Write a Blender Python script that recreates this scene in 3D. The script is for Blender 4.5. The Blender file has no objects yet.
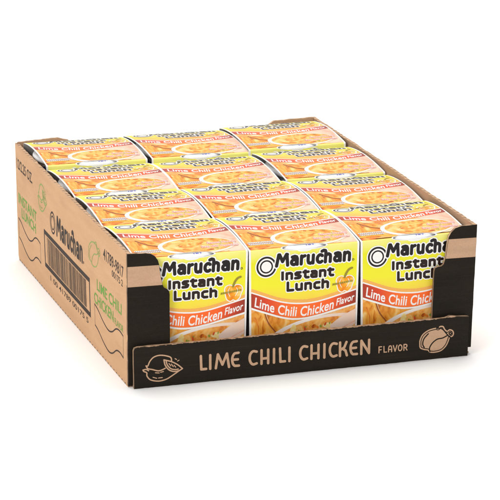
import bpy, bmesh, math, random
import numpy as np
from mathutils import Vector, Matrix
from mathutils import noise as mnoise

random.seed(7)
C = bpy.context.scene.collection
H = 110.0            # tray height in mm; art and outlines are written in mm
MM = 0.001

# ------------------------------------------------------------------ materials
def new_mat(name):
    m = bpy.data.materials.new(name); m.use_nodes = True
    nt = m.node_tree; b = nt.nodes['Principled BSDF']
    return m, nt, b

def N(nt, t, **kw):
    n = nt.nodes.new(t)
    for k, v in kw.items():
        if k in n.inputs: n.inputs[k].default_value = v
        else: setattr(n, k, v)
    return n

def ramp(nt, stops, interp='LINEAR'):
    r = nt.nodes.new('ShaderNodeValToRGB'); cr = r.color_ramp; cr.interpolation = interp
    cr.elements[0].position = stops[0][0]; cr.elements[0].color = (*stops[0][1], 1)
    cr.elements[1].position = stops[-1][0]; cr.elements[1].color = (*stops[-1][1], 1)
    for p, c in stops[1:-1]:
        e = cr.elements.new(p); e.color = (*c, 1)
    return r

def srgb(r, g, b):
    f = lambda c: (c/255/12.92) if c/255 <= .04045 else ((c/255+.055)/1.055)**2.4
    return (f(r), f(g), f(b))

PR = 0.33
def ink(name, col, rough=PR, noise=0.05, scale=900):
    m, nt, b = new_mat(name)
    tc = N(nt, 'ShaderNodeTexCoord')
    no = N(nt, 'ShaderNodeTexNoise', Scale=scale, Detail=3.0)
    nt.links.new(tc.outputs['Object'], no.inputs['Vector'])
    r = ramp(nt, [(.3, tuple(c*(1-noise) for c in col)), (.7, tuple(min(1, c*(1+noise)) for c in col))])
    nt.links.new(no.outputs['Fac'], r.inputs['Fac'])
    nt.links.new(r.outputs['Color'], b.inputs['Base Color'])
    b.inputs['Roughness'].default_value = rough; b.inputs['Specular IOR Level'].default_value = .22
    return m

def uvramp(name, axis, stops, noise_amt=.1, nscale=6, rough=PR):
    """printed gradient: ramp along one axis of the label's UV, broken up by noise"""
    m, nt, b = new_mat(name)
    uv = N(nt, 'ShaderNodeUVMap')
    sp = N(nt, 'ShaderNodeSeparateXYZ'); nt.links.new(uv.outputs[0], sp.inputs[0])
    no = N(nt, 'ShaderNodeTexNoise', Scale=nscale, Detail=4.0)
    nt.links.new(uv.outputs[0], no.inputs['Vector'])
    ma = N(nt, 'ShaderNodeMath', operation='MULTIPLY_ADD'); ma.inputs[1].default_value = noise_amt
    nt.links.new(no.outputs['Fac'], ma.inputs[0]); nt.links.new(sp.outputs[axis], ma.inputs[2])
    su = N(nt, 'ShaderNodeMath', operation='SUBTRACT'); su.inputs[1].default_value = noise_amt*.5
    nt.links.new(ma.outputs[0], su.inputs[0])
    r = ramp(nt, stops); nt.links.new(su.outputs[0], r.inputs['Fac'])
    nt.links.new(r.outputs['Color'], b.inputs['Base Color']); b.inputs['Roughness'].default_value = rough
    b.inputs['Specular IOR Level'].default_value = .22
    return m

def food(name, stops, scale=14, detail=6, dist=1.2, stretch=(1, 1, 1), rough=PR):
    m, nt, b = new_mat(name)
    uv = N(nt, 'ShaderNodeUVMap')
    mp = N(nt, 'ShaderNodeMapping'); mp.inputs['Scale'].default_value = stretch
    nt.links.new(uv.outputs[0], mp.inputs['Vector'])
    no = N(nt, 'ShaderNodeTexNoise', Scale=scale, Detail=detail, Distortion=dist)
    nt.links.new(mp.outputs[0], no.inputs['Vector'])
    r = ramp(nt, stops); nt.links.new(no.outputs['Fac'], r.inputs['Fac'])
    nt.links.new(r.outputs['Color'], b.inputs['Base Color']); b.inputs['Roughness'].default_value = rough
    b.inputs['Specular IOR Level'].default_value = .22
    return m

def kraft(name, dark, light, rough=.85, ink_wear=0.0, wearcol=None, flute='Y', bump=.25):
    m, nt, b = new_mat(name)
    tc = N(nt, 'ShaderNodeTexCoord')
    n1 = N(nt, 'ShaderNodeTexNoise', Scale=14.0, Detail=5.0)
    n2 = N(nt, 'ShaderNodeTexNoise', Scale=1100.0, Detail=3.0)
    mp = N(nt, 'ShaderNodeMapping'); mp.inputs['Scale'].default_value = (1, 1, 7)
    nt.links.new(tc.outputs['Object'], mp.inputs['Vector']); nt.links.new(mp.outputs[0], n1.inputs['Vector'])
    nt.links.new(tc.outputs['Object'], n2.inputs['Vector'])
    mx = N(nt, 'ShaderNodeMath', operation='MULTIPLY_ADD'); mx.inputs[1].default_value = .45
    nt.links.new(n2.outputs['Fac'], mx.inputs[0])
    m2 = N(nt, 'ShaderNodeMath', operation='MULTIPLY'); m2.inputs[1].default_value = .55
    nt.links.new(n1.outputs['Fac'], m2.inputs[0]); nt.links.new(m2.outputs[0], mx.inputs[2])
    r = ramp(nt, [(.3, dark), (.7, light)]); nt.links.new(mx.outputs[0], r.inputs['Fac'])
    colout = r.outputs['Color']
    if not ink_wear:
        mps = N(nt, 'ShaderNodeMapping'); mps.inputs['Scale'].default_value = (9, 9, 34)
        nt.links.new(tc.outputs['Object'], mps.inputs['Vector'])
        ns = N(nt, 'ShaderNodeTexNoise', Scale=2.2, Detail=8.0, Distortion=.1); nt.links.new(mps.outputs[0], ns.inputs['Vector'])
        rs = ramp(nt, [(.30, (.93, .92, .91)), (.45, (1, 1, 1)), (.62, (1, 1, 1)), (.78, (1.03, 1.03, 1.04))]); nt.links.new(ns.outputs['Fac'], rs.inputs['Fac'])
        ms = N(nt, 'ShaderNodeMix', data_type='RGBA', blend_type='MULTIPLY'); ms.inputs['Factor'].default_value = .8
        nt.links.new(colout, ms.inputs['A']); nt.links.new(rs.outputs['Color'], ms.inputs['B']); colout = ms.outputs['Result']
    if ink_wear:
        mp3 = N(nt, 'ShaderNodeMapping'); mp3.inputs['Scale'].default_value = (5, 5, 160)
        nt.links.new(tc.outputs['Object'], mp3.inputs['Vector'])
        n3 = N(nt, 'ShaderNodeTexNoise', Scale=5.0, Detail=6.0); nt.links.new(mp3.outputs[0], n3.inputs['Vector'])
        r3 = ramp(nt, [(.55, (0, 0, 0)), (.85, (ink_wear,)*3)]); nt.links.new(n3.outputs['Fac'], r3.inputs['Fac'])
        mix = N(nt, 'ShaderNodeMix', data_type='RGBA')
        nt.links.new(r3.outputs['Color'], mix.inputs['Factor'])
        nt.links.new(colout, mix.inputs['A']); mix.inputs['B'].default_value = (*wearcol, 1)
        colout = mix.outputs['Result']
    nt.links.new(colout, b.inputs['Base Color'])
    b.inputs['Roughness'].default_value = rough; b.inputs['Specular IOR Level'].default_value = .12
    # corrugation flutes telegraph faintly through the liner
    wv = N(nt, 'ShaderNodeTexWave', Scale=55.0, Distortion=1.5, Detail=2.0)
    wv.wave_type = 'BANDS'; wv.bands_direction = flute
    nt.links.new(tc.outputs['Object'], wv.inputs['Vector'])
    ad = N(nt, 'ShaderNodeMath', operation='MULTIPLY_ADD'); ad.inputs[1].default_value = .5
    nt.links.new(n2.outputs['Fac'], ad.inputs[0]); nt.links.new(wv.outputs['Fac'], ad.inputs[2])
    bp = N(nt, 'ShaderNodeBump', Strength=bump, Distance=.0003)
    nt.links.new(ad.outputs[0], bp.inputs['Height']); nt.links.new(bp.outputs[0], b.inputs['Normal'])
    return m

KD, KL = (.52, .31, .172), (.64, .395, .23)
M = {}
M['kraft']   = kraft('kraft board', KD, KL)
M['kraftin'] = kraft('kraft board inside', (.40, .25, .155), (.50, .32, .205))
M['edge']    = kraft('cut board edge', (.20, .12, .07), (.58, .38, .24), bump=.6)
M['black']   = kraft('black printed board', (.010, .007, .0045), (.020, .015, .010), rough=.6, ink_wear=.045, wearcol=(.25, .17, .10), flute='Z', bump=.22)
def mat_core():
    m, nt, b = new_mat('corrugated core')
    tc = N(nt, 'ShaderNodeTexCoord')
    ws = []
    mp = N(nt, 'ShaderNodeMapping'); mp.inputs['Scale'].default_value = (1, 1, 0)
    nt.links.new(tc.outputs['Object'], mp.inputs['Vector'])
    wv = N(nt, 'ShaderNodeTexWave', Scale=75.0, Distortion=4.0, Detail=2.0); wv.bands_direction = 'DIAGONAL'
    nt.links.new(mp.outputs[0], wv.inputs['Vector'])
    r = ramp(nt, [(.12, (.24, .15, .09)), (.5, (.52, .33, .20))]); nt.links.new(wv.outputs['Fac'], r.inputs['Fac'])
    nt.links.new(r.outputs['Color'], b.inputs['Base Color']); b.inputs['Roughness'].default_value = .95
    return m
M['core'] = mat_core()
M['edged']   = kraft('dark cut board edge', (.02, .013, .008), (.20, .13, .08), bump=.6)
M['kprint']  = kraft('unprinted kraft on black board', (.44, .275, .175), (.58, .37, .24), flute='Z')
M['binkk']   = ink('black ink on kraft', (.035, .022, .016), .7, .4)
M['gink']    = ink('green ink on kraft', (.13, .30, .045), .7, .35)
M['ginkl']   = ink('thin green ink on kraft', (.22, .34, .09), .7, .3)
M['card']    = ink('white card', (.84, .83, .81), .4, .03)
M['cardin']  = ink('grey card inside', (.50, .48, .45), .8, .05)
M['yellow']  = uvramp('yellow print', 'Y', [(0, (.86, .82, .25)), (.10, (.78, .76, .02)), (.32, (.84, .79, .03)), (.42, (.88, .68, .06)), (.58, (.88, .42, .05))], .2, 3)
M['yellowtop'] = uvramp('gold print', 'Y', [(0, (.86, .74, .12)), (.14, (.88, .70, .05)), (.26, (.90, .60, .06)), (.38, (.88, .44, .07)), (.55, (.84, .30, .07))], .36, 3.5)
M['peach']   = ink('orange wave print', (.85, .42, .10))
M['white']   = ink('white print', (.86, .85, .83), PR, .02)
M['blk']     = ink('black print', (.012, .010, .010))
M['brn']     = ink('brown print', (.020, .009, .006))
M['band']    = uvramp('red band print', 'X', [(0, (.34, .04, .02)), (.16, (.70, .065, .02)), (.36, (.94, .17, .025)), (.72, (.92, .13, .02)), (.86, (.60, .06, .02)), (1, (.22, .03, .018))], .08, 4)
M['foodbg']  = food('soft food photo print', [(.3, (.62, .17, .03)), (.45, (.82, .38, .09)), (.6, (.86, .55, .25)), (.72, (.88, .70, .48))], 6)
M['pink']    = food('pale pink print', [(.3, (.82, .38, .26)), (.7, (.88, .60, .46))], 6)
M['golden']  = food('golden chicken print', [(.3, (.42, .09, .01)), (.42, (.72, .25, .02)), (.55, (.85, .42, .07)), (.72, (.90, .68, .30))], 11, 5, 1.2, (1, .6, 1))
M['carrot']  = food('orange vegetable print', [(.32, (.30, .05, .01)), (.5, (.80, .21, .02)), (.68, (.88, .42, .08))], 10, 4, 1.0, (1, .6, 1))
M['soup']    = food('soup print', [(.28, (.62, .15, .02)), (.42, (.82, .34, .06)), (.56, (.88, .50, .14)), (.75, (.90, .68, .36))], 9, 5, 1.5)
M['noodle']  = food('noodle print', [(.3, (.84, .42, .08)), (.7, (.92, .64, .22))], 14)
M['egg']     = food('pale noodle print', [(.3, (.86, .60, .16)), (.55, (.90, .76, .34)), (.75, (.92, .84, .55))], 16)
M['green']   = ink('green herb print', (.25, .38, .06))
M['redbit']  = ink('red pepper print', (.62, .09, .03))
M['brownsh'] = ink('brown food print', (.30, .09, .02))
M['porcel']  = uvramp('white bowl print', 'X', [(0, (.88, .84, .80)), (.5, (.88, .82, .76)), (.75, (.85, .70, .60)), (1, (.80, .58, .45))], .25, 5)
M['pepper']  = food('orange pepper print', [(.35, (.80, .20, .01)), (.55, (.90, .40, .02)), (.7, (.92, .70, .25))], 9)
M['olive']   = ink('olive print', (.30, .24, .03))
M['pinktx']  = ink('pink print', (.80, .22, .20))

def mat_cup():
    m, nt, b = new_mat('white foam cup')
    tc = N(nt, 'ShaderNodeTexCoord'); sp = N(nt, 'ShaderNodeSeparateXYZ')
    nt.links.new(tc.outputs['Object'], sp.inputs[0])
    no = N(nt, 'ShaderNodeTexNoise', Scale=70.0, Detail=2.0); nt.links.new(tc.outputs['Object'], no.inputs['Vector'])
    r = ramp(nt, [(.60, (.84, .84, .84)), (.63, (.05, .06, .35))], 'LINEAR'); nt.links.new(no.outputs['Fac'], r.inputs['Fac'])
    lt = N(nt, 'ShaderNodeMath', operation='LESS_THAN'); lt.inputs[1].default_value = .096
    nt.links.new(sp.outputs['Z'], lt.inputs[0])
    mix = N(nt, 'ShaderNodeMix', data_type='RGBA'); mix.inputs['A'].default_value = (.84, .84, .84, 1)
    nt.links.new(lt.outputs[0], mix.inputs['Factor']); nt.links.new(r.outputs['Color'], mix.inputs['B'])
    nt.links.new(mix.outputs['Result'], b.inputs['Base Color']); b.inputs['Roughness'].default_value = .45
    return m
M['cup'] = mat_cup()
M['lid'] = ink('white paper lid', (.86, .86, .86), .35, .02)
M['blue'] = ink('blue print on lid', (.10, .10, .55))

# ------------------------------------------------------------------ 2D shapes as distance fields
def seg_d(U, V, pts, r):
    d = np.full(U.shape, 1e9)
    P = np.array(pts, float)
    for a, b in zip(P[:-1], P[1:]):
        ab = b-a; L = ab@ab + 1e-12
        t = np.clip(((U-a[0])*ab[0] + (V-a[1])*ab[1])/L, 0, 1)
        d = np.minimum(d, np.hypot(U-a[0]-t*ab[0], V-a[1]-t*ab[1]))
    return d - r

def poly_d(U, V, pts):
    P = np.array(pts, float); Q = np.roll(P, -1, 0)
    d = np.full(U.shape, 1e9); ins = np.zeros(U.shape, bool)
    for a, b in zip(P, Q):
        ab = b-a; L = ab@ab + 1e-12
        t = np.clip(((U-a[0])*ab[0] + (V-a[1])*ab[1])/L, 0, 1)
        d = np.minimum(d, np.hypot(U-a[0]-t*ab[0], V-a[1]-t*ab[1]))
        c = (a[1] > V) != (b[1] > V)
        with np.errstate(divide='ignore', invalid='ignore'):
            x = a[0] + (V-a[1])*ab[0]/(ab[1] if abs(ab[1]) > 1e-12 else 1e-12)
        ins ^= c & (U < x)
    return np.where(ins, -d, d)

def ell_d(U, V, cx, cy, rx, ry, ang=0):
    ca, sa = math.cos(ang), math.sin(ang)
    x = (U-cx)*ca+(V-cy)*sa; y = -(U-cx)*sa+(V-cy)*ca
    k = np.hypot(x/rx, y/ry)
    return (k-1)*min(rx, ry)

def arc(cx, cy, rx, ry, a0, a1, n=14):
    return [(cx+rx*math.cos(math.radians(a0+(a1-a0)*i/n)), cy+ry*math.sin(math.radians(a0+(a1-a0)*i/n))) for i in range(n+1)]

def spline(pts, n=6):
    """Catmull-Rom through pts"""
    P = [pts[0]]+list(pts)+[pts[-1]]; out = []
    for i in range(1, len(P)-2):
        p0, p1, p2, p3 = [np.array(P[i+k-1], float) for k in range(4)]
        for j in range(n):
            t = j/n
            q = .5*((2*p1)+(-p0+p2)*t+(2*p0-5*p1+4*p2-p3)*t*t+(-p0+3*p1-3*p2+p3)*t**3)
            out.append(tuple(q))
    out.append(tuple(pts[-1])); return out

def contour(f, box, res):
    """closed zero contours of f(U,V) over box"""
    u0, v0, u1, v1 = box
    us = np.arange(u0-2*res, u1+3*res, res); vs = np.arange(v0-2*res, v1+3*res, res)
    U, V = np.meshgrid(us, vs)
    F = f(U, V).copy()
    F[0, :] = F[-1, :] = F[:, 0] = F[:, -1] = res
    F[np.abs(F) < 1e-7] = 1e-7
    S = F < 0
    code = S[:-1, :-1]*1+S[:-1, 1:]*2+S[1:, 1:]*4+S[1:, :-1]*8
    js, is_ = np.nonzero((code > 0) & (code < 15))
    # edges: 0 bottom,1 right,2 top,3 left ; segments directed with the inside on the left
    T = {1: [(3, 0)], 2: [(0, 1)], 3: [(3, 1)], 4: [(1, 2)], 5: [(3, 0), (1, 2)], 6: [(0, 2)], 7: [(3, 2)],
         8: [(2, 3)], 9: [(2, 0)], 10: [(0, 1), (2, 3)], 11: [(2, 1)], 12: [(1, 3)], 13: [(1, 0)], 14: [(0, 3)]}
    def key(j, i, e):
        return [('h', j, i), ('v', j, i+1), ('h', j+1, i), ('v', j, i)][e]
    nxt = {}
    for j, i in zip(js.tolist(), is_.tolist()):
        for a, b in T[int(code[j, i])]:
            nxt[key(j, i, a)] = key(j, i, b)
    def pt(k):
        t, j, i = k
        if t == 'h':
            a, b = F[j, i], F[j, i+1]; s = a/(a-b); return (us[i]+s*res, vs[j])
        a, b = F[j, i], F[j+1, i]; s = a/(a-b); return (us[i], vs[j]+s*res)
    loops = []; seen = set()
    for k in list(nxt):
        if k in seen: continue
        L = []; c = k
        while c not in seen and c in nxt:
            seen.add(c); L.append(pt(c)); c = nxt[c]
        if len(L) > 3:
            L = simplify(L, res*.12)
            if len(L) >= 3: loops.append(L)
    return loops

def simplify(L, tol):
    n = len(L); P = np.array(L)
    a = 0; b = int(np.argmax(((P-P[0])**2).sum(1)))
    if b == 0: return L
    keep = {a, b}
    def rec(i, j):
        st = [(i, j)]
        while st:
            i, j = st.pop()
            idx = [k % n for k in range(i+1, j)]
            if not idx: continue
            p, q = P[i % n], P[j % n]; d = q-p; l = math.hypot(*d)+1e-12
            w = P[idx]-p
            dist = np.abs(w[:, 0]*d[1]-w[:, 1]*d[0])/l
            m = int(np.argmax(dist))
            if dist[m] > tol:
                keep.add(idx[m]); st += [(i, i+1+m), (i+1+m, j)]
    rec(a, b); rec(b, n)
    return [L[k] for k in sorted(keep)]

def tess(loops):
    """fill closed loops (holes by even-odd) -> bmesh in the plane"""
    cu = bpy.data.curves.new('tmp', 'CURVE'); cu.dimensions = '2D'; cu.fill_mode = 'FRONT'
    for L in loops:
        s = cu.splines.new('POLY'); s.points.add(len(L)-1)
        s.points.foreach_set('co', [c for p in L for c in (p[0], p[1], 0, 1)]); s.use_cyclic_u = True
    ob = bpy.data.objects.new('tmp', cu); C.objects.link(ob)
    bpy.context.view_layer.update()
    me = bpy.data.meshes.new_from_object(ob.evaluated_get(bpy.context.evaluated_depsgraph_get()))
    bm = bmesh.new(); bm.from_mesh(me)
    bpy.data.objects.remove(ob); bpy.data.curves.remove(cu); bpy.data.meshes.remove(me)
    return bm

def text_bm(body, size, width=None, shear=0, offset=0.0, height=None, space=1.0):
    cu = bpy.data.curves.new('tmp', 'FONT'); cu.body = body; cu.size = size; cu.shear = shear; cu.offset = offset
    cu.space_character = space; cu.fill_mode = 'FRONT'; cu.resolution_u = 4
    ob = bpy.data.objects.new('tmp', cu); C.objects.link(ob); bpy.context.view_layer.update()
    me = bpy.data.meshes.new_from_object(ob.evaluated_get(bpy.context.evaluated_depsgraph_get()))
    bm = bmesh.new(); bm.from_mesh(me)
    bpy.data.objects.remove(ob); bpy.data.curves.remove(cu); bpy.data.meshes.remove(me)
    xs = [v.co.x for v in bm.verts]; ys = [v.co.y for v in bm.verts]
    x0 = min(xs); sx = (width/(max(xs)-x0)) if width else 1
    sy = (height/(max(ys)-0)) if height else 1
    for v in bm.verts: v.co.x = (v.co.x-x0)*sx; v.co.y *= sy; v.co.z = 0
    return bm

class Surf:
    """collects flat shapes, cuts them along grid lines and maps them onto a curved sheet"""
    def __init__(s, mp, cu, cv, uvf):
        s.map = mp; s.cu = cu; s.cv = cv; s.uvf = uvf
        s.v = []; s.f = []; s.m = []; s.uv = []; s.mats = []
    def mi(s, name):
        if name not in s.mats: s.mats.append(name)
        return s.mats.index(name)
    def cut(s, bm):
        if not bm.verts: return
        bmesh.ops.remove_doubles(bm, verts=bm.verts, dist=1e-5)
        for ax, lines in ((0, s.cu), (1, s.cv)):
            lo = min(v.co[ax] for v in bm.verts); hi = max(v.co[ax] for v in bm.verts)
            for c in lines:
                if lo < c < hi:
                    no = (1, 0, 0) if ax == 0 else (0, 1, 0); co = (c, 0, 0) if ax == 0 else (0, c, 0)
                    bmesh.ops.bisect_plane(bm, geom=bm.verts[:]+bm.edges[:]+bm.faces[:], dist=1e-6, plane_co=co, plane_no=no)
    def emit(s, bm, mat, off, flip=False):
        base = len(s.v); bm.verts.index_update(); k = s.mi(mat)
        for v in bm.verts: s.v.append(s.map(v.co.x, v.co.y, off))
        for f in bm.faces:
            vs = [v.index for v in f.verts]
            if (f.normal.z < 0) != flip: vs = vs[::-1]
            if bmesh_area(f) < 1e-7: continue
            s.f.append([base+i for i in vs]); s.m.append(k)
            s.uv.append([s.uvf(bm.verts[i].co.x, bm.verts[i].co.y) for i in vs])
    def layer(s, f, box, res, mat, off):
        bm = tess(contour(f, box, res)); bm.verts.ensure_lookup_table(); s.cut(bm); bm.verts.ensure_lookup_table()
        bm.normal_update(); s.emit(bm, mat, off); bm.free()
    def bmlayer(s, bm, mat, off):
        s.cut(bm); bm.verts.ensure_lookup_table(); bm.normal_update(); s.emit(bm, mat, off); bm.free()
    def sheet(s, loops, thick, mat, matin, matedge):
        bm = tess(loops); s.cut(bm); bm.verts.ensure_lookup_table(); bm.normal_update()
        s.emit(bm, mat, 0.0); s.emit(bm, matin, -thick, True)
        k = s.mi(matedge)
        for e in bm.edges:
            if len(e.link_faces) == 1:
                lp = e.link_faces[0].loops
                l = [q for q in lp if q.edge == e][0]
                a, b = l.vert, l.link_loop_next.vert
                if e.link_faces[0].normal.z < 0: a, b = b, a
                strips = ((0, 1, k),) if thick < 1.5 else ((0, .16, k), (.16, .84, s.mi('core')), (.84, 1, k))
                for (t0, t1, mk) in strips:
                    base = len(s.v)
                    for (p, o) in ((a, -t0*thick), (a, -t1*thick), (b, -t1*thick), (b, -t0*thick)):
                        s.v.append(s.map(p.co.x, p.co.y, o))
                    s.f.append([base, base+1, base+2, base+3]); s.m.append(mk)
                    s.uv.append([s.uvf(a.co.x, a.co.y)]*2+[s.uvf(b.co.x, b.co.y)]*2)
        bm.free()
    def build(s, name, parent=None, smooth=True):
        me = bpy.data.meshes.new(name)
        me.from_pydata([tuple(c*MM for c in p) for p in s.v], [], s.f)
        for n in s.mats: me.materials.append(M[n])
        me.polygons.foreach_set('material_index', s.m)
        me.polygons.foreach_set('use_smooth', [smooth]*len(s.f))
        uvl = me.uv_layers.new(name='UVMap')
        flat = [c for fu in s.uv for p in fu for c in p]
        uvl.data.foreach_set('uv', flat)
        me.update()
        o = bpy.data.objects.new(name, me); C.objects.link(o)
        if parent: o.parent = parent
        return o

def bmesh_area(f):
    return f.calc_area()

# ------------------------------------------------------------------ lettering drawn as strokes
def G_round(r):
    """heavy rounded wordmark letters: (strokes, advance)"""
    return {
     'M': ([[(1.2, .2), (3.0, 12.2)], [(3.0, 12.2), (4.0, 12.2), (7.4, 4.6)], [(7.4, 4.6), (11.2, 12.2), (12.2, 12)], [(11.8, 12), (13.0, .2)]], 15.6),
     'a': ([[(2.0, 8.6), (4.6, 9.2), (6.6, 8.5), (7.4, 6.6), (7.6, 0.2)], arc(4.1, 2.9, 2.7, 2.7, 0, 360)], 10.4),
     'r': ([[(1.5, .2), (1.5, 8.9)], [(1.5, 6.2), (2.6, 8.2), (5.0, 8.9)]], 7.2),
     'u': ([[(1.5, 8.9), (1.5, 3.2), (2.2, .9), (4.2, .1), (6.2, 1.0), (6.9, 3.0)], [(6.9, 8.9), (6.9, .2)]], 9.8),
     'c': ([arc(4.6, 4.4, 3.1, 4.2, 48, 312)], 8.6),
     'h': ([[(-2.4, 12.4), (-.6, 13.2), (1.2, 12.7), (1.8, 11.0), (1.8, .2)], [(1.6, 6.0), (2.8, 8.3), (4.8, 8.9), (6.6, 7.8), (7.0, 5.6), (7.0, .2)]], 10.2),
     'n': ([[(1.5, .2), (1.5, 8.9)], [(1.5, 6.0), (2.8, 8.3), (4.8, 8.9), (6.6, 7.8), (7.0, 5.6), (7.0, .2)]], 9.0)}
G_WORD = G_round(1.5)
G_WIDE = {
 'I': ([[(1.2, .1), (1.2, 8.6)]], 4.0),
 'n': ([[(1.2, .1), (1.2, 6.2)], [(1.2, 5.2), (2.8, 6.2), (4.8, 6.2), (5.9, 5.2), (5.9, .1)]], 8.3),
 's': ([[(5.8, 6.2), (2.4, 6.2), (1.2, 5.2), (1.6, 3.8), (4.8, 3.0), (5.9, 2.0), (5.3, .5), (4.2, .1), (1.0, .1)]], 8.2),
 't': ([[(2.2, 8.4), (2.2, 1.4), (3.2, .1), (5.2, .1)], [(.6, 6.2), (5.2, 6.2)]], 6.9),
 'a': ([[(1.6, 6.2), (4.8, 6.2), (5.9, 5.2), (5.9, .1)], [(5.9, 3.5), (2.2, 3.4), (1.2, 2.4), (1.2, 1.0), (2.2, .1), (5.9, .1)]], 8.3),
 'L': ([[(1.2, 8.6), (1.2, .1), (6.0, .1)]], 7.9),
 'u': ([[(1.2, 6.2), (1.2, 1.4), (2.2, .1), (4.6, .1), (5.9, 1.0)], [(5.9, 6.2), (5.9, .1)]], 8.3),
 'c': ([[(5.4, 6.2), (2.6, 6.2), (1.2, 5.0), (1.2, 1.4), (2.6, .1), (5.4, .1)]], 7.4),
 'h': ([[(1.2, .1), (1.2, 8.6)], [(1.2, 5.2), (2.8, 6.2), (4.8, 6.2), (5.9, 5.2), (5.9, .1)]], 7.0)}
# art-deco capitals in a unit box (x 0..1, y 0..1)
G_DECO = {
 'L': [[(0, 1), (.08, .02)], [(.08, .02), (1, .02)]],
 'I': [[(0, 0), (0, 1)]],
 'M': [[(0, 0), (.16, 1), (.5, .22), (.84, 1), (1, 0)]],
 'E': [[(.95, .98)]+arc(.55, .5, .55, .48, 105, 255)+[(1, .03)], [(.02, .5), (.85, .5)]],
 'C': [[(1, .93)]+arc(.58, .5, .58, .49, 80, 280)+[(1, .07)]],
 'H': [[(0, 0), (0, 1)], [(1, 0), (1, 1)], [(0, .38), (1, .38)]],
 'K': [[(0, 0), (0, 1)], [(.92, 1), (.62, .62), (0, .42)], [(.45, .5), (.8, .36), (1, 0)]],
 'N': [[(0, 0), (0, .98), (1, .02), (1, 1)]],
 'F': [[(0, 0), (0, 1), (.9, 1)], [(0, .5), (.75, .5)]],
 'A': [[(0, 0), (0, .6), (.2, .95), (.5, 1), (.8, .95), (1, .6), (1, 0)], [(0, .38), (1, .38)]],
 'V': [[(0, 1), (.5, 0), (1, 1)]],
 'O': [arc(.5, .5, .55, .5, 0, 360)],
 'R': [[(0, 0), (0, 1), (.6, 1), (.95, .85), (.95, .6), (.6, .45), (0, .45)], [(.5, .45), (1, 0)]]}

def word(glyphs, s, x0, y0, sx, sy, slant=0, rise=0):
    """strokes of a word, baseline at y0"""
    out = []; x = 0
    for ch in s:
        st, adv = glyphs[ch]
        for pl in st:
            out.append([(x0+(x+p[0]+slant*p[1])*sx, y0+p[1]*sy+rise*(x+p[0])*sx) for p in pl])
        x += adv
    return out, x*sx

def strokes_f(strokes, r):
    def f(U, V):
        d = np.full(U.shape, 1e9)
        for pl in strokes: d = np.minimum(d, seg_d(U, V, pl, r))
        return d
    return f

# ------------------------------------------------------------------ the printed card sleeve
SW, SD, SH = 93.6, 97.0, 102.5     # width, depth, edge height (mm)
DOME, FR = 3.5, 1.8
def profile():
    P = []
    yf, yb = -SD/2, SD/2
    P.append((yf, .8)); P.append((yf, SH-FR))
    for i in range(1, 5):
        a = math.pi-i*math.pi/2/5; P.append((yf+FR+FR*math.cos(a), SH-FR+FR*math.sin(a)))
    n = 26
    for i in range(n+1):
        t = i/n; y = yf+FR+(SD-2*FR)*t
        P.append((y, SH+DOME*4*t*(1-t)*(.85+.3*t)))
    for i in range(1, 5):
        a = math.pi/2-i*math.pi/2/5; P.append((yb-FR+FR*math.cos(a), SH-FR+FR*math.sin(a)))
    P.append((yb, SH-FR)); P.append((yb, .8)); P.append((yf+.3, .5))
    return np.array(P)
PRO = profile()
seg = np.diff(PRO, axis=0); SL = np.concatenate([[0], np.cumsum(np.hypot(seg[:, 0], seg[:, 1]))])
tn = seg/np.hypot(seg[:, 0], seg[:, 1])[:, None]
vt = np.vstack([tn[:1], (tn[:-1]+tn[1:]), tn[-1:]]); vt /= np.hypot(vt[:, 0], vt[:, 1])[:, None]
NRM = np.stack([-vt[:, 1], vt[:, 0]], 1)     # outward (front -> -y, top -> +z)
S_FT = SH-.8                     # arclength of the front top edge
S_RT = S_FT+SD                   # about the rear top edge
LTOT = SL[-1]
def sleeve_map(u, s, off):
    s = min(max(s, 0), LTOT)
    y = np.interp(s, SL, PRO[:, 0]); z = np.interp(s, SL, PRO[:, 1])
    ny = np.interp(s, SL, NRM[:, 0]); nz = np.interp(s, SL, NRM[:, 1])
    z2 = z+nz*off; y2 = y+ny*off
    w = SW*(.972+.028*min(max(z/SH, 0), 1))
    return ((u/95-.5)*w, y2, z2)
cutlines = [float(x) for x in SL[1:-1]]
def sleeve_uv(u, s):
    # front and top each get their own 0..1 square, v counted from the panel's upper edge
    w = (S_FT-s) if s <= S_FT else (S_RT-s)
    return (u/95, w/100)
SV = Surf(sleeve_map, [], cutlines, sleeve_uv)
NOTW, NTOP, NFR = 19.0, 4.8, 3.0
def notch(U, S):
    a = np.minimum(ell_d(U, S, 47.5, S_FT, NOTW, NTOP), 1e9)
    b = ell_d(U, S, 47.5, S_FT, NOTW, NFR)
    d1 = np.where(S > S_FT, a, b)
    d2 = np.where(S < S_RT, ell_d(U, S, 47.5, S_RT, NOTW, NTOP), ell_d(U, S, 47.5, S_RT, NOTW, NFR))
    return d1
def base_f(U, S):
    d = np.maximum(np.abs(U-47.5)-47.5, np.maximum(-S, S-LTOT))
    return np.maximum(d, -notch(U, S))
SV.sheet(contour(base_f, (0, 0, 95, LTOT), .8), .5, 'card', 'cardin', 'card')

def wave(u, pts):
    P = np.array(spline(pts, 8)); return np.interp(u, P[:, 0], P[:, 1])
TOPB = [(0, 35.3), (6, 37.6), (27, 45.8), (45, 48.8), (60, 48.2), (77, 44.6), (95, 40.3)]   # band upper edge (w)
BOTB = [(0, 47), (6, 49.6), (30, 58.2), (45, 60.2), (60, 58.6), (77, 55), (95, 51)]       # band lower edge

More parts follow.
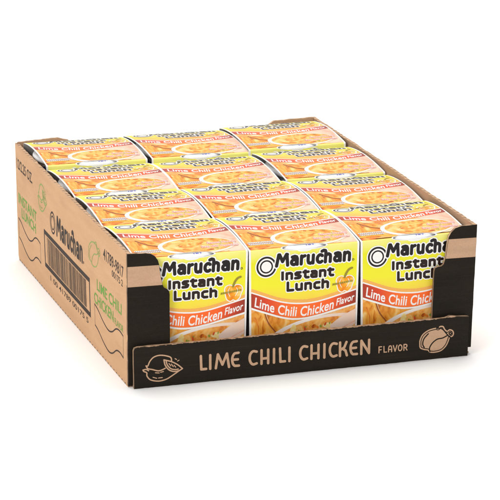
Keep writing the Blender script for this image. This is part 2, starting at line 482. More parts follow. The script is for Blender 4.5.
def label(S0, front, L0=0.035):
    """one printed panel; w is mm down from the panel's upper edge, S = S0 - w"""
    B = 1.7 if front else 1.35
    wend = 99 if front else 96.5
    def W(S): return S0-S
    def clip(d, U, S, m=0.0):
        d = np.maximum(d, np.maximum(B-U, U-(95-B)))
        d = np.maximum(d, W(S)-wend); 
        d = np.maximum(d, -(W(S)-(-2.2 if front else 1.0)))
        return np.maximum(d, .25-notch(U, S))
    def add(f, box, res, mat, k):
        u0, w0, u1, w1 = box
        SV.layer(lambda U, S: clip(f(U, W(S)), U, S), (u0, S0-w1, u1, S0-w0), res, mat, L0*k)
    def free(f, box, res, mat, k):
        u0, w0, u1, w1 = box
        SV.layer(lambda U, S: f(U, W(S)), (u0, S0-w1, u1, S0-w0), res, mat, L0*k)
    full = (0, -4, 95, 100)
    # yellow ground above the band, food picture below it
    add(lambda U, V: V-wave(U, TOPB), full, .6, 'yellow' if front else 'yellowtop', 1)
    add(lambda U, V: (wave(U, BOTB)-1)-V, full, .6, 'foodbg', 1)
    # waves
    add(lambda U, V: np.maximum(wave(U, TOPB)-4.0-V, V-wave(U, TOPB)-.5), full, .5, 'peach', 2)
    add(lambda U, V: np.maximum(wave(U, TOPB)-1.2-V, V-wave(U, TOPB)-.5), full, .4, 'white', 3)
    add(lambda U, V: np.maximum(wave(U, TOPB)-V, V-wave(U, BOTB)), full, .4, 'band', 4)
    # food
    if front:
        bc = (75, 88, 62, 27.5)
        add(lambda U, V: poly_d(U, V, spline([(2, 53), (7, 51), (13, 54), (15, 62), (20, 68), (24, 78), (22, 99), (2, 99), (2, 53)])), full, .5, 'golden', 2)
        add(lambda U, V: poly_d(U, V, spline([(15, 55), (24, 56), (36, 59), (50, 60), (46, 66), (36, 69), (28, 74), (20, 67), (15, 55)])), full, .4, 'golden', 3)
        add(lambda U, V: seg_d(U, V, spline([(13.5, 54), (17, 63), (25, 73)]), .55), full, .25, 'brownsh', 4)
        add(lambda U, V: seg_d(U, V, spline([(5, 57), (8, 66), (7, 80)]), .4), full, .25, 'carrot', 4)
        add(lambda U, V: np.maximum(ell_d(U, V, *bc), wave(U, BOTB)+2.0-V), (18, 50, 95, 100), .5, 'soup', 5)
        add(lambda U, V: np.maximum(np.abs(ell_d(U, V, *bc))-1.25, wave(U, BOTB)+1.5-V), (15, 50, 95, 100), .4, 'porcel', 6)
        random.seed(21)
        for mt, n, rr in (('noodle', 22, 4.6), ('golden', 14, 3.0), ('redbit', 9, 1.5), ('green', 16, 1.0), ('carrot', 9, 1.8)):
            L = []
            for i in range(n):
                cx, cy = random.uniform(30, 78), random.uniform(64, 84)
                if ell_d(np.array([cx]), np.array([cy]), bc[0], bc[1], bc[2]-4, bc[3]-4.6)[0] > 0: continue
                L.append((cx, cy, rr*random.uniform(.6, 1.3), rr*random.uniform(.4, .9), random.uniform(0, 3)))
            add(lambda U, V: np.min([ell_d(U, V, *l) for l in L], axis=0), full, .35, 'egg' if mt == 'noodle' else mt, {'noodle': 7, 'golden': 8, 'redbit': 9, 'green': 10, 'carrot': 11}[mt])
        # spoon, upper right
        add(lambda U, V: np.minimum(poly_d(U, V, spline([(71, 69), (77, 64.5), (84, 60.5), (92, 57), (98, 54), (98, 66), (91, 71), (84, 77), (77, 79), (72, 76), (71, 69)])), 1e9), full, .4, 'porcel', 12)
        add(lambda U, V: seg_d(U, V, spline([(74, 76), (84, 71), (95, 66)]), .35), full, .25, 'pink', 13)
        add(lambda U, V: seg_d(U, V, [(u_, float(wave(u_, BOTB))+.9) for u_ in range(0, 96, 3)], .75), full, .35, 'white', 14)
    else:
        add(lambda U, V: poly_d(U, V, spline([(62, 60), (95, 52), (97, 96), (80, 96), (88, 80), (80, 68), (62, 60)])), full, .6, 'pink', 2)
        add(lambda U, V: poly_d(U, V, spline([(2, 58), (14, 60), (26, 64), (22, 71), (27, 79), (20, 92), (2, 96), (2, 58)])), full, .5, 'carrot', 2)
        add(lambda U, V: poly_d(U, V, spline([(3, 60), (9, 60), (17, 72), (14, 84), (5, 82), (3, 60)])), full, .4, 'golden', 3)
        add(lambda U, V: poly_d(U, V, spline([(15, 62), (27, 64), (25, 70), (21, 74), (15, 62)])), full, .4, 'golden', 4)
        add(lambda U, V: seg_d(U, V, spline([(11, 60), (17, 70), (27, 76)]), .9), full, .3, 'brownsh', 5)
        add(lambda U, V: seg_d(U, V, spline([(3, 90), (14, 88), (28, 92), (40, 96)]), 1.6), full, .4, 'yellow', 5)
        bc = (57, 79.5, 32.5, 17.5)
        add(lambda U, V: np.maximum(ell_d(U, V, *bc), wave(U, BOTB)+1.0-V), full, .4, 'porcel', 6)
        bi = (58, 79, 29.6, 15)
        add(lambda U, V: np.maximum(ell_d(U, V, *bi), wave(U, BOTB)+2.2-V), full, .4, 'soup', 7)
        add(lambda U, V: poly_d(U, V, spline([(44, 74), (52, 68), (63, 65.5), (75, 67), (80, 72), (74, 78), (64, 77), (56, 81), (47, 80), (44, 74)])), full, .4, 'golden', 8)
        random.seed(5)
        for mt, n, rr, k in (('noodle', 12, 2.2, 9), ('carrot', 6, 1.8, 10), ('green', 8, .9, 11), ('redbit', 4, 1.1, 12)):
            L = []
            for i in range(n):
                a = random.uniform(0, 6.283); q = math.sqrt(random.uniform(0.05, .8))
                L.append((bi[0]+bi[2]*q*math.cos(a), bi[1]+bi[3]*q*math.sin(a), rr*random.uniform(.8, 2.0), rr*random.uniform(.4, .8), random.uniform(-.5, .5)))
            add(lambda U, V: np.min([ell_d(U, V, *l) for l in L], axis=0), full, .35, mt, k)
        # little caption lines
        for body, u0, w0, wd in (('Ramen Noodle', 66, 79.0, 25), ('Soup with Vegetables', 59, 86.0, 32)):
            for off, mt, k in ((.32, 'white', 13), (.06, 'pinktx', 14)):
                bm = text_bm(body, 6.0, wd, .2, off)
                for v in bm.verts: v.co.x += u0; v.co.y = S0-(w0-v.co.y)-0
                SV.bmlayer(bm, mt, L0*k)
        random.seed(3)
        for row in range(2):
            x = 4.0; L = []
            while x < 24:
                l = random.uniform(.6, 1.6); L.append([(x, 83.5+row*3.4-.5), (x+l*.5, 83.5+row*3.4+.6), (x+l, 83.5+row*3.4-.5)]); x += l+.7
            for r_, mt, k in ((.75, 'white', 13), (.22, 'brn', 14)):
                add(lambda U, V: np.min([seg_d(U, V, l, r_) for l in L], axis=0), (0, 78, 30, 94), .3, mt, k)
    # wordmark
    K = 6
    st, wd = word(G_WORD, 'Maruchan', 0, 0, 1, 1)
    sc = 65.5/wd
    st, _ = word(G_WORD, 'Maruchan', 22.5, -14.8, sc, .76, .04)
    s2, wd2 = word(G_WIDE, 'Instant', 0, 0, 1, 1); s2, _ = word(G_WIDE, 'Instant', 27.6, -26.4, 46.5/wd2, .76)
    s3, wd3 = word(G_WIDE, 'Lunch', 0, 0, 1, 1); s3, _ = word(G_WIDE, 'Lunch', 32.2, -36.2, 37.0/wd3, .76)
    f1, f2, f3 = strokes_f(st, 1.42), strokes_f(s2, 1.2), strokes_f(s3, 1.2)
    ringc = (14.8, 14.6)
    g = lambda f: (lambda U, V: f(U, -V))
    def outl(U, V):
        d = np.minimum(f1(U, -V)-1.0, np.minimum(f2(U, -V), f3(U, -V))-.85)
        return np.minimum(d, np.hypot(U-ringc[0], V-ringc[1])-9.6)
    free(outl, (2, 3, 93, 45), .22, 'white', K)
    dots = lambda U, V: np.abs(np.hypot(U-89.8, V-14.6)-.75)-.2
    def blk(U, V):
        r = np.hypot(U-ringc[0], V-ringc[1])
        d = np.minimum(np.abs(r-7.75)-.8, np.abs(r-5.0)-.62)
        d = np.maximum(d, -(f1(U, -V)-1.0))
        return np.minimum(np.minimum(d, f1(U, -V)), dots(U, V))
    free(blk, (2, 3, 93, 26), .16, 'blk', K+1)
    free(lambda U, V: np.minimum(f2(U, -V), f3(U, -V)), (22, 20, 80, 46), .16, 'brn', K+1)
    # pepper
    P0 = 6.6
    pf = lambda fn: (lambda U, V: fn(83+(U-83)/1.12, V+P0))
    pep = spline([(76.6, 38), (77.6, 35.6), (80.6, 34.7), (83, 35.9), (85.8, 34.7), (88.8, 35.8), (90, 38.8), (88.8, 42.2), (87.8, 45.6), (85.2, 47.6), (83, 46.7), (80.8, 47.8), (78.4, 46), (77.4, 42.5), (76.6, 38)])
    free(pf(lambda U, V: poly_d(U, V, pep)-.75), (70, 20, 94, 44), .2, 'white', K)
    free(pf(lambda U, V: poly_d(U, V, pep)), (70, 20, 94, 44), .2, 'pepper', K+1)
    free(pf(lambda U, V: seg_d(U, V, spline([(82.8, 35.8), (84.2, 32), (86.2, 29.2), (88.4, 28.2)]), .85)), (78, 16, 93, 32), .16, 'olive', K+2)
    free(pf(lambda U, V: np.minimum(seg_d(U, V, spline([(80, 37), (79, 40), (80.5, 44)]), .22), seg_d(U, V, spline([(85.5, 37), (86.5, 40), (84.6, 44)]), .22))), (76, 27, 90, 41), .14, 'white', K+2)
    random.seed(9); L = []; x = 73.5
    while x < 89:
        l = random.uniform(.7, 1.2); y = 42.0-.12*(x-72); L.append([(x, y), (x+l*.3, y-1.5), (x+l*.7, y-.2), (x+l, y-1.4)]); x += l+.55
    free(pf(lambda U, V: np.min([seg_d(U, V, l, .24) for l in L], axis=0)), (70, 30, 93, 39), .14, 'olive', K+3)
    # band lettering follows the wave
    mid = lambda u: (wave(u, TOPB)+wave(u, BOTB))/2
    for body, u0, wd, h in (('Lime Chili Chicken', 4.4, 69.5, 8.2), ('Flavor', 76.0, 16.0, 5.9)):
        bm = text_bm(body, 8.0, wd, .16, .15, h, 1.04)
        for v in bm.verts:
            u = v.co.x+u0; w = float(mid(u))+h/2-v.co.y*1.0+(.2 if h > 6 else -.2)
            v.co.x = u; v.co.y = S0-w
        SV.bmlayer(bm, 'white', L0*5 if front else L0*5)
label(S_FT, True)
label(S_RT, False)

def thing(name, label, cat, loc, group=None):
    o = bpy.data.objects.new(name, None); C.objects.link(o); o.location = loc
    o['label'] = label; o['category'] = cat
    if group: o['group'] = group
    o.empty_display_size = .02
    return o

def lathe(name, prof, mat, parent, n=72):
    vs = []; fs = []
    for (r, z) in prof:
        for i in range(n):
            a = 2*math.pi*i/n; vs.append((r*math.cos(a)*MM, r*math.sin(a)*MM, z*MM))
    for j in range(len(prof)-1):
        for i in range(n):
            fs.append([j*n+i, j*n+(i+1) % n, (j+1)*n+(i+1) % n, (j+1)*n+i])
    fs.append(list(range(n))[::-1]); fs.append([(len(prof)-1)*n+i for i in range(n)])
    me = bpy.data.meshes.new(name); me.from_pydata(vs, [], fs)
    for m in mat: me.materials.append(M[m])
    for p in me.polygons: p.use_smooth = len(p.vertices) == 4
    me.update()
    o = bpy.data.objects.new(name, me); C.objects.link(o); o.parent = parent
    return o

GROUP = 'boxed noodle cups packed in the tray'
proto = thing('noodle_cup_box', '', 'noodle cup box', (0, 0, 0), GROUP)
SV.build('sleeve', proto)
CR = SD/2-.55
cup = lathe('cup', [(30, 2), (31, 1.2), (33, 2.5), (43.2, 94), (43.6, 96.6), (CR-3.0, 97.6)]+[(CR-2.4+2.4*math.cos(math.radians(a)), 99.4+2.5*math.sin(math.radians(a))) for a in range(-80, 91, 17)]+[(CR-3.4, 101.6)], ['cup'], proto, 96); cup.location = (0, -.95*MM, 0)
lid = lathe('lid', [(CR-1.7, 101.7), (CR-2.2, 102.3), (CR-3.0, 102.35), (CR-5.5, 102.1), (20, 101.7)], ['lid', 'blue'], cup, 96)
# small blue print on the lid where it shows in the slot
bmx = bmesh.new(); bmx.from_mesh(lid.data)
for (x0, wd) in ((-9.0, 1.4), (-6.6, 2.6), (-3.2, 1.2)):
    for sgn in (-1,):
        q = []
        for (dx, dr) in ((0, 2.4), (wd, 2.4), (wd, 4.4), (0, 4.4)):
            x = x0+dx; R = CR-dr; y = math.sqrt(R*R-x*x); q.append(bmx.verts.new((x*MM*sgn, sgn*y*MM, 102.42*MM)))
        f = bmx.faces.new(q); f.material_index = 1
        if f.calc_area() and f.normal.z < 0: f.normal_flip()
bmx.to_mesh(lid.data); bmx.free()

# ------------------------------------------------------------------ tray (units of H, then mm)
Wt, Dt = 2.662, 3.652
FL, FRR, BK = .015, .033, .086
tray = thing('display_tray', 'low open brown cardboard tray with black printed front, holding twelve noodle cup boxes', 'tray', (0, 0, 0))
TH = 3.0

def jitter(pts, step, amp, seed, closed=True):
    out = []; rnd = random.Random(seed)
    n = len(pts)
    for i in range(n):
        a, b = pts[i], pts[(i+1) % n]; am = amp[i] if isinstance(amp, (list, tuple)) else amp
        L = math.hypot(b[0]-a[0], b[1]-a[1]); k = max(1, int(L/step))
        nx, ny = -(b[1]-a[1])/L, (b[0]-a[0])/L
        for j in range(k):
            t = j/k; q = 0 if j == 0 else rnd.uniform(-am, am)
            out.append((a[0]+(b[0]-a[0])*t+nx*q, a[1]+(b[1]-a[1])*t+ny*q))
    return out

def grid(a, b, s):
    n = int((b-a)/s); return [a+(b-a)*i/n for i in range(1, n)]
uvi = lambda u, v: (u/100, v/100)

# left side: u = distance from the back (mm), v = height
LD = Dt*H
def map_left(u, v, off):
    bow = 1.3*math.sin(math.pi*min(max(u/LD, 0), 1))*math.sin(math.pi*min(max(v/H, 0), 1)*.8)
    y = LD-u + BK*H*(v/H)*max(0, 1-u/LD)
    x = FL*H*(v/H)*(1-.5*u/LD)
    x -= off+bow
    return (x, y, v)
S = Surf(map_left, grid(0, LD, 12), grid(0, H, 12), uvi)
out = [(0, 4), (3, .6), (LD-.5, 0), (LD-.5, H), (0, H-.4)]
S.sheet([jitter(out, 4.0, [.1, .35, .1, .45, .2], 1)], TH, 'kraft', 'kraftin', 'edge')
A = lambda y: (Dt-y)*H
def stx(S, strokes, r, mat, off=.1, res=.3):
    xs = [p[0] for s_ in strokes for p in s_]; ys = [p[1] for s_ in strokes for p in s_]
    S.layer(strokes_f(strokes, r), (min(xs)-r, min(ys)-r, max(xs)+r, max(ys)+r), res, mat, off)
def txt(S, body, u0, v0, width, height, mat, off=.1, bold=.02, shear=0):
    bm = text_bm(body, 10, width, shear, bold, height)
    for v in bm.verts: v.co.x += u0; v.co.y += v0
    S.bmlayer(bm, mat, off)
txt(S, '12/2.25 OZ.', A(3.60), .80*H, .60*H, .083*H, 'binkk', bold=.14)
def gtext(body, u0, v0, wd, ht, st=.028):
    txt(S, body, u0, v0, wd, ht, 'gink', .1, st*4)
gtext('INSTANT', A(3.57), .512*H, .70*H, .083*H, .045)
gtext('LUNCH', A(3.46), .405*H, .55*H, .083*H, .045)
gtext('LIME CHILI', A(.86), .497*H, .70*H, .083*H, .04)
gtext('CHICKEN', A(.95), .378*H, .56*H, .083*H, .04)
gtext('FLAVOR', A(.36), .375*H, .24*H, .05*H, .02)
def wavebox(y0, y1, zt, dz):
    a0, a1 = A(y0), A(y1); L = a1-a0
    top = [(0, 0), (.12, -.018), (.3, -.065), (.48, -.09), (.62, -.07), (.76, -.015), (.88, 0), (1, -.012)]
    for o in (0, -dz):
        stx(S, [spline([(a0+t*L, (zt+z+o)*H) for t, z in top])], .62, 'binkk', res=.3)
    stx(S, [[(a0, zt*H), (a0, (zt-dz)*H)]], .25, 'binkk', res=.25)
    stx(S, [[(a1, (zt-.012)*H), (a1, (zt-dz-.012)*H)]], .25, 'binkk', res=.25)
wavebox(3.59, 2.76, .372, .165)
wavebox(.945, .125, .362, .165)
# wordmark on the side
st, wd = word(G_WORD, 'Maruchan', 0, 0, 1, 1); st, _ = word(G_WORD, 'Maruchan', A(2.14), .592*H, .86*H/wd, 1.32, .03)
stx(S, st, 1.9, 'binkk', res=.3)
rc = (A(2.27), .655*H)
S.layer(lambda U, V: np.minimum(np.abs(np.hypot(U-rc[0], V-rc[1])-9.2)-.85, np.abs(np.hypot(U-rc[0], V-rc[1])-5.9)-.7), (rc[0]-11, rc[1]-11, rc[0]+11, rc[1]+11), .3, 'binkk', .1)
S.layer(lambda U, V: np.hypot(U-A(1.255), V-.60*H)-1.3, (A(1.255)-3, .6*H-3, A(1.255)+3, .6*H+3), .3, 'binkk', .1)
# bar code
b0, b1, z0, z1 = A(2.60), A(1.075), .215*H, .525*H
fr = lambda U, V: np.maximum(np.abs(U-(b0+b1)/2)-(b1-b0)/2, np.abs(V-(z0+z1)/2)-(z1-z0)/2)
def frame(U, V):
    inn = np.maximum(np.abs(U-(b0+b1)/2)-(b1-b0)/2+2.6, np.abs(V-(z0+z1)/2)-(z1-z0)/2+4.0)
    return np.maximum(fr(U, V), -inn)
S.layer(frame, (b0, z0, b1, z1), .5, 'binkk', .1)
rb = random.Random(4); x = b0+12
bm = bmesh.new()
while x < b1-14:
    w = rb.choice([.7, .7, 1.1, 1.8, 2.6])
    q = [bm.verts.new((px, pz, 0)) for px, pz in ((x, z0+5), (x+w, z0+5), (x+w, z1-5), (x, z1-5))]; bm.faces.new(q)
    x += w+rb.choice([.8, .9, 1.4, 2.2])
S.bmlayer(bm, 'binkk', .1)
txt(S, '1 00 41789 00175 5', A(2.42), .145*H, 1.26*H, .042*H, 'binkk', bold=.06)
txt(S, '41789-9817', A(.66), .79*H, .56*H, .085*H, 'binkk', bold=.12)
txt(S, '00175 2', A(.42), .722*H, .30*H, .048*H, 'binkk', bold=.06)

# emblems, traced in a local frame (mm)
def icon_lime(px):
    """px maps crop coordinates to the sheet"""
    body = spline([(145, 205), (160, 205), (175, 170), (205, 135), (250, 118), (300, 120), (345, 135), (352, 165)])
    low = spline([(145, 205), (160, 228), (195, 235), (240, 246), (270, 240), (300, 225)])
    under = spline([(120, 240), (128, 252), (150, 262), (152, 290), (175, 318), (215, 330), (260, 330), (310, 315), (350, 290), (390, 262), (420, 240)])
    tip = spline([(120, 240), (145, 234), (165, 245)])
    wedge = [(290, 155)]+spline([(290, 155), (300, 200), (330, 238), (370, 252), (410, 245), (440, 228)])[1:]+spline([(440, 228), (400, 195), (350, 170), (290, 155)])[1:]
    wedge2 = spline([(308, 168), (318, 200), (345, 228), (378, 236), (405, 232)])
    rays = [[(330, 185), (345, 205)], [(350, 190), (365, 212)], [(372, 200), (385, 216)], [(220, 262), (250, 264)], [(262, 258), (285, 252)], [(200, 300), (230, 308)], [(245, 306), (275, 302)], [(380, 145), (392, 152)], [(400, 165), (412, 158)]]
    return [[px(*p) for p in s_] for s_ in (body, low, under, tip, wedge, wedge2)], [[px(*p) for p in s_] for s_ in rays]
def chick_parts(px):
    # crop coordinates, x 100..280, y 70..210
    outer = spline([(105, 168), (106, 145), (120, 116), (150, 94), (185, 84), (200, 86), (208, 75), (224, 75), (233, 90), (246, 99), (258, 91), (273, 96), (279, 110), (273, 124), (259, 130), (252, 150), (240, 175), (216, 198), (184, 207), (158, 206), (148, 196), (125, 192), (108, 184), (105, 168)])
    inn = [spline([(158, 204), (156, 185), (170, 160), (195, 140), (222, 134), (245, 122)]), spline([(190, 84), (212, 84), (226, 92), (240, 108)]), spline([(128, 182), (120, 165), (126, 138), (148, 112)]), arc(262, 110, 6, 6, 0, 300), spline([(240, 108), (252, 122), (262, 130)])]
    return [px(*p) for p in outer], [[px(*p) for p in s_] for s_ in inn]
def green_icon(kind, u0, v0, wd, ht):
    if kind == 'lime':
        px = lambda x, y: (u0+(x-120)/320*wd, v0+ht-(y-118)/212*ht)
        a, b = icon_lime(px); stx(S, a, .55, 'ginkl', .1); stx(S, b, .45, 'ginkl', .13)
    else:
        px = lambda x, y: (u0+(x-105)/173*wd, v0+ht-(y-74)/132*ht)
        o, i = chick_parts(px); stx(S, [o], .45, 'ginkl', .1); stx(S, i, .4, 'ginkl', .13)
green_icon('lime', A(2.80), .655*H, .33*H, .22*H)
green_icon('chicken', A(1.10), .655*H, .34*H, .20*H)
# perforation nicks along the lower fold
bm = bmesh.new(); x = 6
while x < LD-4:
    q = [bm.verts.new((px, pz, 0)) for px, pz in ((x, .5), (x+2.4, .5), (x+2.2, 1.3), (x+.2, 1.3))]; bm.faces.new(q); x += 9+rb.uniform(-.8, .8)
S.bmlayer(bm, 'binkk', .08)
S.build('side_panel', tray)

# right side
def map_right(u, v, off):          # u from the front
    bow = .9*math.sin(math.pi*min(max(u/LD, 0), 1))*math.sin(math.pi*min(max(v/H, 0), 1)*.8)
    return (Wt*H+FRR*H*(v/H)+off+bow, u+BK*H*(v/H)*max(0, u/LD), v*(1+.03*max(0, u/LD)))
S = Surf(map_right, grid(0, LD, 12), grid(0, H, 12), uvi)
S.sheet([jitter([(.5, 5.5), (LD, .5), (LD, H+1.0), (.5, H)], 4.0, [.3, .1, .35, .1], 2)], TH, 'kraft', 'kraftin', 'edge')
S.build('side_panel', tray)

# back: corner flaps high, middle cut low
def map_back(u, v, off):
    return (TH+.3+u*(Wt*H+FRR*H*(v/H)-2*TH-.6)/(Wt*H), LD+BK*H*(v/H)+off-2.0, v*(1+.03*u/(Wt*H)))
S = Surf(map_back, grid(0, Wt*H, 15), grid(0, H, 15), uvi)
pl, prr = .46*H, (Wt-.44)*H
S.sheet([jitter([(0, .3), (0, H+.8), (pl-12, H+2.2), (pl-2, H-.5), (pl+8, .45*H), (prr-14, .45*H), (prr-4, H-6), (prr+8, H+1.2), (Wt*H, H+1.6), (Wt*H, .3)][::-1], 5.0, .2, 3)], TH, 'kraft', 'kraftin', 'edge')
S.build('back_panel', tray)

# front corner posts (black outside with a bare kraft stripe)
def post(name, outline, xoff, seed, stripe):
    def mp(u, v, off):
        return (xoff(v)+u, -.5-off, v)
    S = Surf(mp, grid(0, 40, 8), grid(0, H, 8), uvi)
    o = [(x*H, z*H) for x, z in outline]
    o = simplify([tuple(p) for p in jitter(o, 5, .12, seed)], .01)
    S.sheet([o], TH, 'black', 'kraftin', 'edged')
    (a0, a1), (c0, c1) = stripe
    def f(U, V):
        lo = (a0+(a1-a0)*U/36)*H; hi = (c0+(c1-c0)*U/36)*H
        return np.maximum(poly_d(U, V, o)+.15, np.maximum(lo-V, V-hi))
    S.layer(f, (-2, .6*H, 42, H), .4, 'kprint', .06)
    return S.build(name, tray)
left_o = [(0, .01), (.315, .01), (.315, .672), (.312, .695), (.298, .712), (.272, .728), (.262, .75), (.245, .83), (.238, .90), (.228, .935), (.208, .965), (.178, .986), (.14, .993), (0, 1.0)]
post('corner_post', left_o, lambda v: .0075*v/1.0*1.0-.1, 4, ((.752, .748), (.903, .897)))
ro = [(0, .05), (0, .668), (.006, .69), (.025, .698), (.055, .702), (.072, .715), (.083, .76), (.092, .86), (.10, .921), (.118, .955), (.15, .985), (.195, .998), (.318, 1.0), (.318, .05)][::-1]
post('corner_post', [(x*1.02, z) for x, z in ro][::1], lambda v: (2.339)*H+FRR*v, 5, ((.758, .752), (.906, .900)))

# base
def map_floor(u, v, off): return (u, v, 1.2+off)
S = Surf(map_floor, [], [], uvi)
S.sheet([[(1, 1), (Wt*H-1, 1), (Wt*H-1, LD-1), (1, LD-1)]], .9, 'kraftin', 'kraft', 'edge')
S.build('base_panel', tray)

# front lip
LX0, LX1, LH = .03*H, 2.618*H, .313*H
def map_lip(u, v, off):
    q = u/(Wt*H); bow = .8*math.sin(3.1*q)*(v/LH) + .35*math.sin(q*19)*(1-v/LH)
    return (u, -.056*H+TH*.0-off-bow*.6, v)
S = Surf(map_lip, grid(0, Wt*H, 10), grid(0, LH, 6), uvi)
o = [(LX0, 0), (LX1, .2), (LX1+.6, LH-.5), (LX1-9, LH+.3), (LX1-16, LH+1.4), (LX1-20, LH+.1), (LX0+3.5, LH), (LX0+.8, LH-.8), (LX0, LH-3)]
jo = jitter(o, 4.5, [.22, .1, .25, .25, .25, .22, .05, .05, .1], 8)
S.sheet([jo], TH, 'black', 'kraftin', 'edge')
# worn light line along the top edge
rnd = random.Random(12)
def worn(U, V):
    n = np.sin(U*.9)+np.sin(U*.37+1)+np.sin(U*2.3+2)*.6
    return np.maximum(poly_d(U, V, jo)+.02, (LH-.22-.13*n)-V+np.where(U > LX1-22, .5, 0))
S.layer(worn, (LX0, LH-2.5, LX1, LH+2), .25, 'kprint', .05)
def lp(x, y):                       # from traced drawing coordinates to the lip sheet
    return ((.527+(x-200)*.00772)*H, (.202-(y-355)*.0076-(x-200)*.000742)*H)
px2 = lambda n: (.527+(n-200)*.00772)*H
zb, zt = .098*H, .202*H
letters = [('L', 200.8, 5.2), ('I', 210, 0), ('M', 215.5, 13), ('E', 231.6, 6.6), ('C', 248.8, 7), ('H', 260.6, 6.6), ('I', 273, 0), ('L', 279, 5), ('I', 288.4, 0),
           ('C', 299.2, 7), ('H', 310.6, 7), ('I', 323.6, 0), ('C', 329, 7), ('K', 339.4, 7), ('E', 350, 6.6), ('N', 361, 7.8)]
st = []
for ch, xx, w in letters:
    for pl_ in G_DECO[ch]:
        st.append([(px2(xx)+p[0]*w*.00772*H, zb+p[1]*(zt-zb)) for p in pl_])
S.layer(strokes_f(st, 1.05), (px2(196), zb-2, px2(375), zt+2), .22, 'kprint', .08)
st = []
for ch, xx, w in [('F', 379, 3.0), ('L', 384, 2.8), ('A', 388.8, 3.2), ('V', 393.6, 3.8), ('O', 399.0, 3.4), ('R', 404.6, 3.2)]:
    for pl_ in G_DECO[ch]:
        st.append([(px2(xx)+p[0]*w*.00772*H, .093*H+p[1]*.046*H) for p in pl_])
S.layer(strokes_f(st, .46), (px2(376), .07*H, px2(412), .16*H), .16, 'kprint', .08)
pxl = lambda x, y: lp(130+x/8.333, 340+y/8.333)
a, b = icon_lime(pxl)
stx(S, a, .52, 'kprint', .08, .2); stx(S, b, .38, 'kprint', .11, .16)
pxc = lambda x, y: lp(400+x/5, 310+y/5)
oc, ic = chick_parts(pxc)
f_in = strokes_f(ic, .55)
S.layer(lambda U, V: np.maximum(poly_d(U, V, oc)-.5, -np.maximum(f_in(U, V), -1e9)), (min(p[0] for p in oc)-2, min(p[1] for p in oc)-2, max(p[0] for p in oc)+2, max(p[1] for p in oc)+2), .2, 'kprint', .08)
rim = lambda U, V: np.abs(poly_d(U, V, oc)+.95)-.36
S.layer(rim, (min(p[0] for p in oc)-2, min(p[1] for p in oc)-2, max(p[0] for p in oc)+2, max(p[1] for p in oc)+2), .18, 'black', .12)
S.build('front_lip', tray)
# folded tuck strip joining the lip to the post at the bottom corners
def map_tuck(u, v, off): return (LX0+.4+u, v-.056*H+2.6, 1.6+off)
S = Surf(map_tuck, [], [], uvi)
S.sheet([[(0, 0), (LX1-LX0-1, 0), (LX1-LX0-1, 3.2), (0, 3.2)]], .8, 'edge', 'kraft', 'edge')
S.build('tuck_flap', tray)

# ------------------------------------------------------------------ twelve boxes
def copy_tree(o, parent=None):
    c = o.copy(); C.objects.link(c)
    if parent: c.parent = parent
    for ch in list(o.children): copy_tree(ch, c)
    return c
cols = [(.488, 'left'), (1.357, 'middle'), (2.222, 'right')]
rows = [(.505, 'front'), (1.405, 'second'), (2.315, 'third'), (3.215, 'back')]
pose = {  # (row, col): dz (mm), tilt about x (deg, + lifts the rear), yaw, roll
 (0, 0): (.5, 1.3, .7, .4), (0, 1): (0, 1.5, -.2, 0), (0, 2): (.2, 1.2, .3, -.5),
 (1, 0): (1.4, .5, -.8, .5), (1, 1): (1.9, 1.1, .6, -.3), (1, 2): (.5, .9, -.5, .3),
 (2, 0): (2.9, .3, .6, .2), (2, 1): (2.3, .5, -.8, -.5), (2, 2): (4.0, .8, .6, .3),
 (3, 0): (6.2, -.7, -.5, .3), (3, 1): (6.0, -.4, .8, .7), (3, 2): (7.8, -.5, -.5, -.3)}
LBL = {
 (0, 0): 'noodle cup box in the front row, partly behind the left black corner post',
 (0, 1): 'noodle cup box whose front shows in full at the middle of the tray front',
 (0, 2): 'noodle cup box in the front row, cut off by the right black corner post',
 (1, 0): 'noodle cup box against the left side panel, directly behind the front left one',
 (1, 1): 'noodle cup box in the middle column, directly behind the fully visible front box',
 (1, 2): 'noodle cup box against the right side panel, directly behind the front right one',
 (2, 0): 'noodle cup box against the left side panel, third back from the black front',
 (2, 1): 'noodle cup box in the middle column, third back from the black front',
 (2, 2): 'noodle cup box in the right column, third back, white cup rim at its front',
 (3, 0): 'noodle cup box in the far left corner of the tray against the back',
 (3, 1): 'noodle cup box at the middle of the back row, against the cut-low back panel',
 (3, 2): 'noodle cup box in the far right corner of the tray beside the tall back flap'}
first = True
for r, (ry, rn) in enumerate(rows):
    for c, (cx, cn) in enumerate(cols):
        o = proto if first else copy_tree(proto); first = False
        dz, tilt, yaw, roll = pose[(r, c)]
        fl = .012*(c-1)
        o.location = (cx*H*MM, ry*H*MM, (2.2+dz)*MM)
        o.rotation_euler = (math.radians(tilt+.5), math.radians(roll), math.radians(yaw))
        o['label'] = LBL[(r, c)]

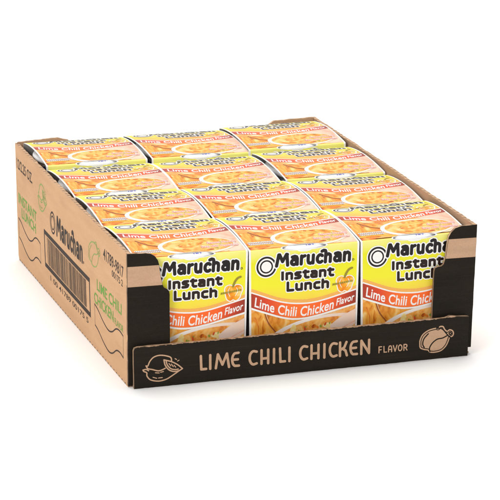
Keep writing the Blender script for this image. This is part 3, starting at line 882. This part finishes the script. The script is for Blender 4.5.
# ------------------------------------------------------------------ the white studio surface
me = bpy.data.meshes.new('studio_floor')
me.from_pydata([(-9, -7, 0), (9, -7, 0), (9, 14, 0), (-9, 14, 0)], [], [(0, 1, 2, 3)])
m, nt, b = new_mat('white studio surface')
tc = N(nt, 'ShaderNodeTexCoord'); no = N(nt, 'ShaderNodeTexNoise', Scale=3.0)
nt.links.new(tc.outputs['Object'], no.inputs['Vector'])
r = ramp(nt, [(.3, (.93, .93, .93)), (.7, (.95, .95, .95))]); nt.links.new(no.outputs['Fac'], r.inputs['Fac'])
nt.links.new(r.outputs['Color'], b.inputs['Base Color']); b.inputs['Roughness'].default_value = .6
b.inputs['Specular IOR Level'].default_value = .2
me.materials.append(m)
g = bpy.data.objects.new('studio_floor', me); C.objects.link(g); g['kind'] = 'structure'

# ------------------------------------------------------------------ light
w = bpy.data.worlds.new('World'); bpy.context.scene.world = w; w.use_nodes = True
bg = w.node_tree.nodes['Background']; bg.inputs[0].default_value = (1, .99, .975, 1); bg.inputs[1].default_value = .56
def area(name, loc, tgt, size, power, col=(1, 1, 1)):
    l = bpy.data.lights.new(name, 'AREA'); l.shape = 'SQUARE'; l.size = size; l.energy = power; l.color = col
    o = bpy.data.objects.new(name, l); C.objects.link(o); o.location = loc
    o.rotation_euler = (Vector(tgt)-Vector(loc)).to_track_quat('-Z', 'Y').to_euler()
    return o
area('overhead_softbox', (.3, 1.0, 2.6), (.15, .2, 0), 2.2, 72, (1, .985, .96))
area('left_softbox', (-1.9, -1.5, 1.3), (.1, .1, .05), 1.1, 36, (1, .98, .95))

area('rear_softbox', (.6, 3.4, 1.25), (.15, .2, .1), 2.0, 2, (1, .98, .96))
# ------------------------------------------------------------------ camera
cam = bpy.data.cameras.new('Camera'); co = bpy.data.objects.new('Camera', cam); C.objects.link(co)
co.location = (-4.49*H*MM, -17.34*H*MM, 5.92*H*MM)
co.rotation_euler = (math.radians(74.68), 0, 0)
R = Matrix.Rotation(math.radians(-17.35), 3, 'Z') @ Matrix.Rotation(math.radians(74.68), 3, 'X') @ Matrix.Rotation(math.radians(-.17), 3, 'Z')
co.rotation_euler = R.to_euler()
cam.shift_y = .0022; cam.sensor_width = 36; cam.lens = 36*2600/500; cam.clip_end = 100; cam.clip_start = .05
sc = bpy.context.scene; sc.camera = co
sc.render.engine = 'CYCLES'
vs = sc.view_settings; vs.view_transform = 'Standard'; vs.look = 'None'; vs.exposure = 0; vs.gamma = 1
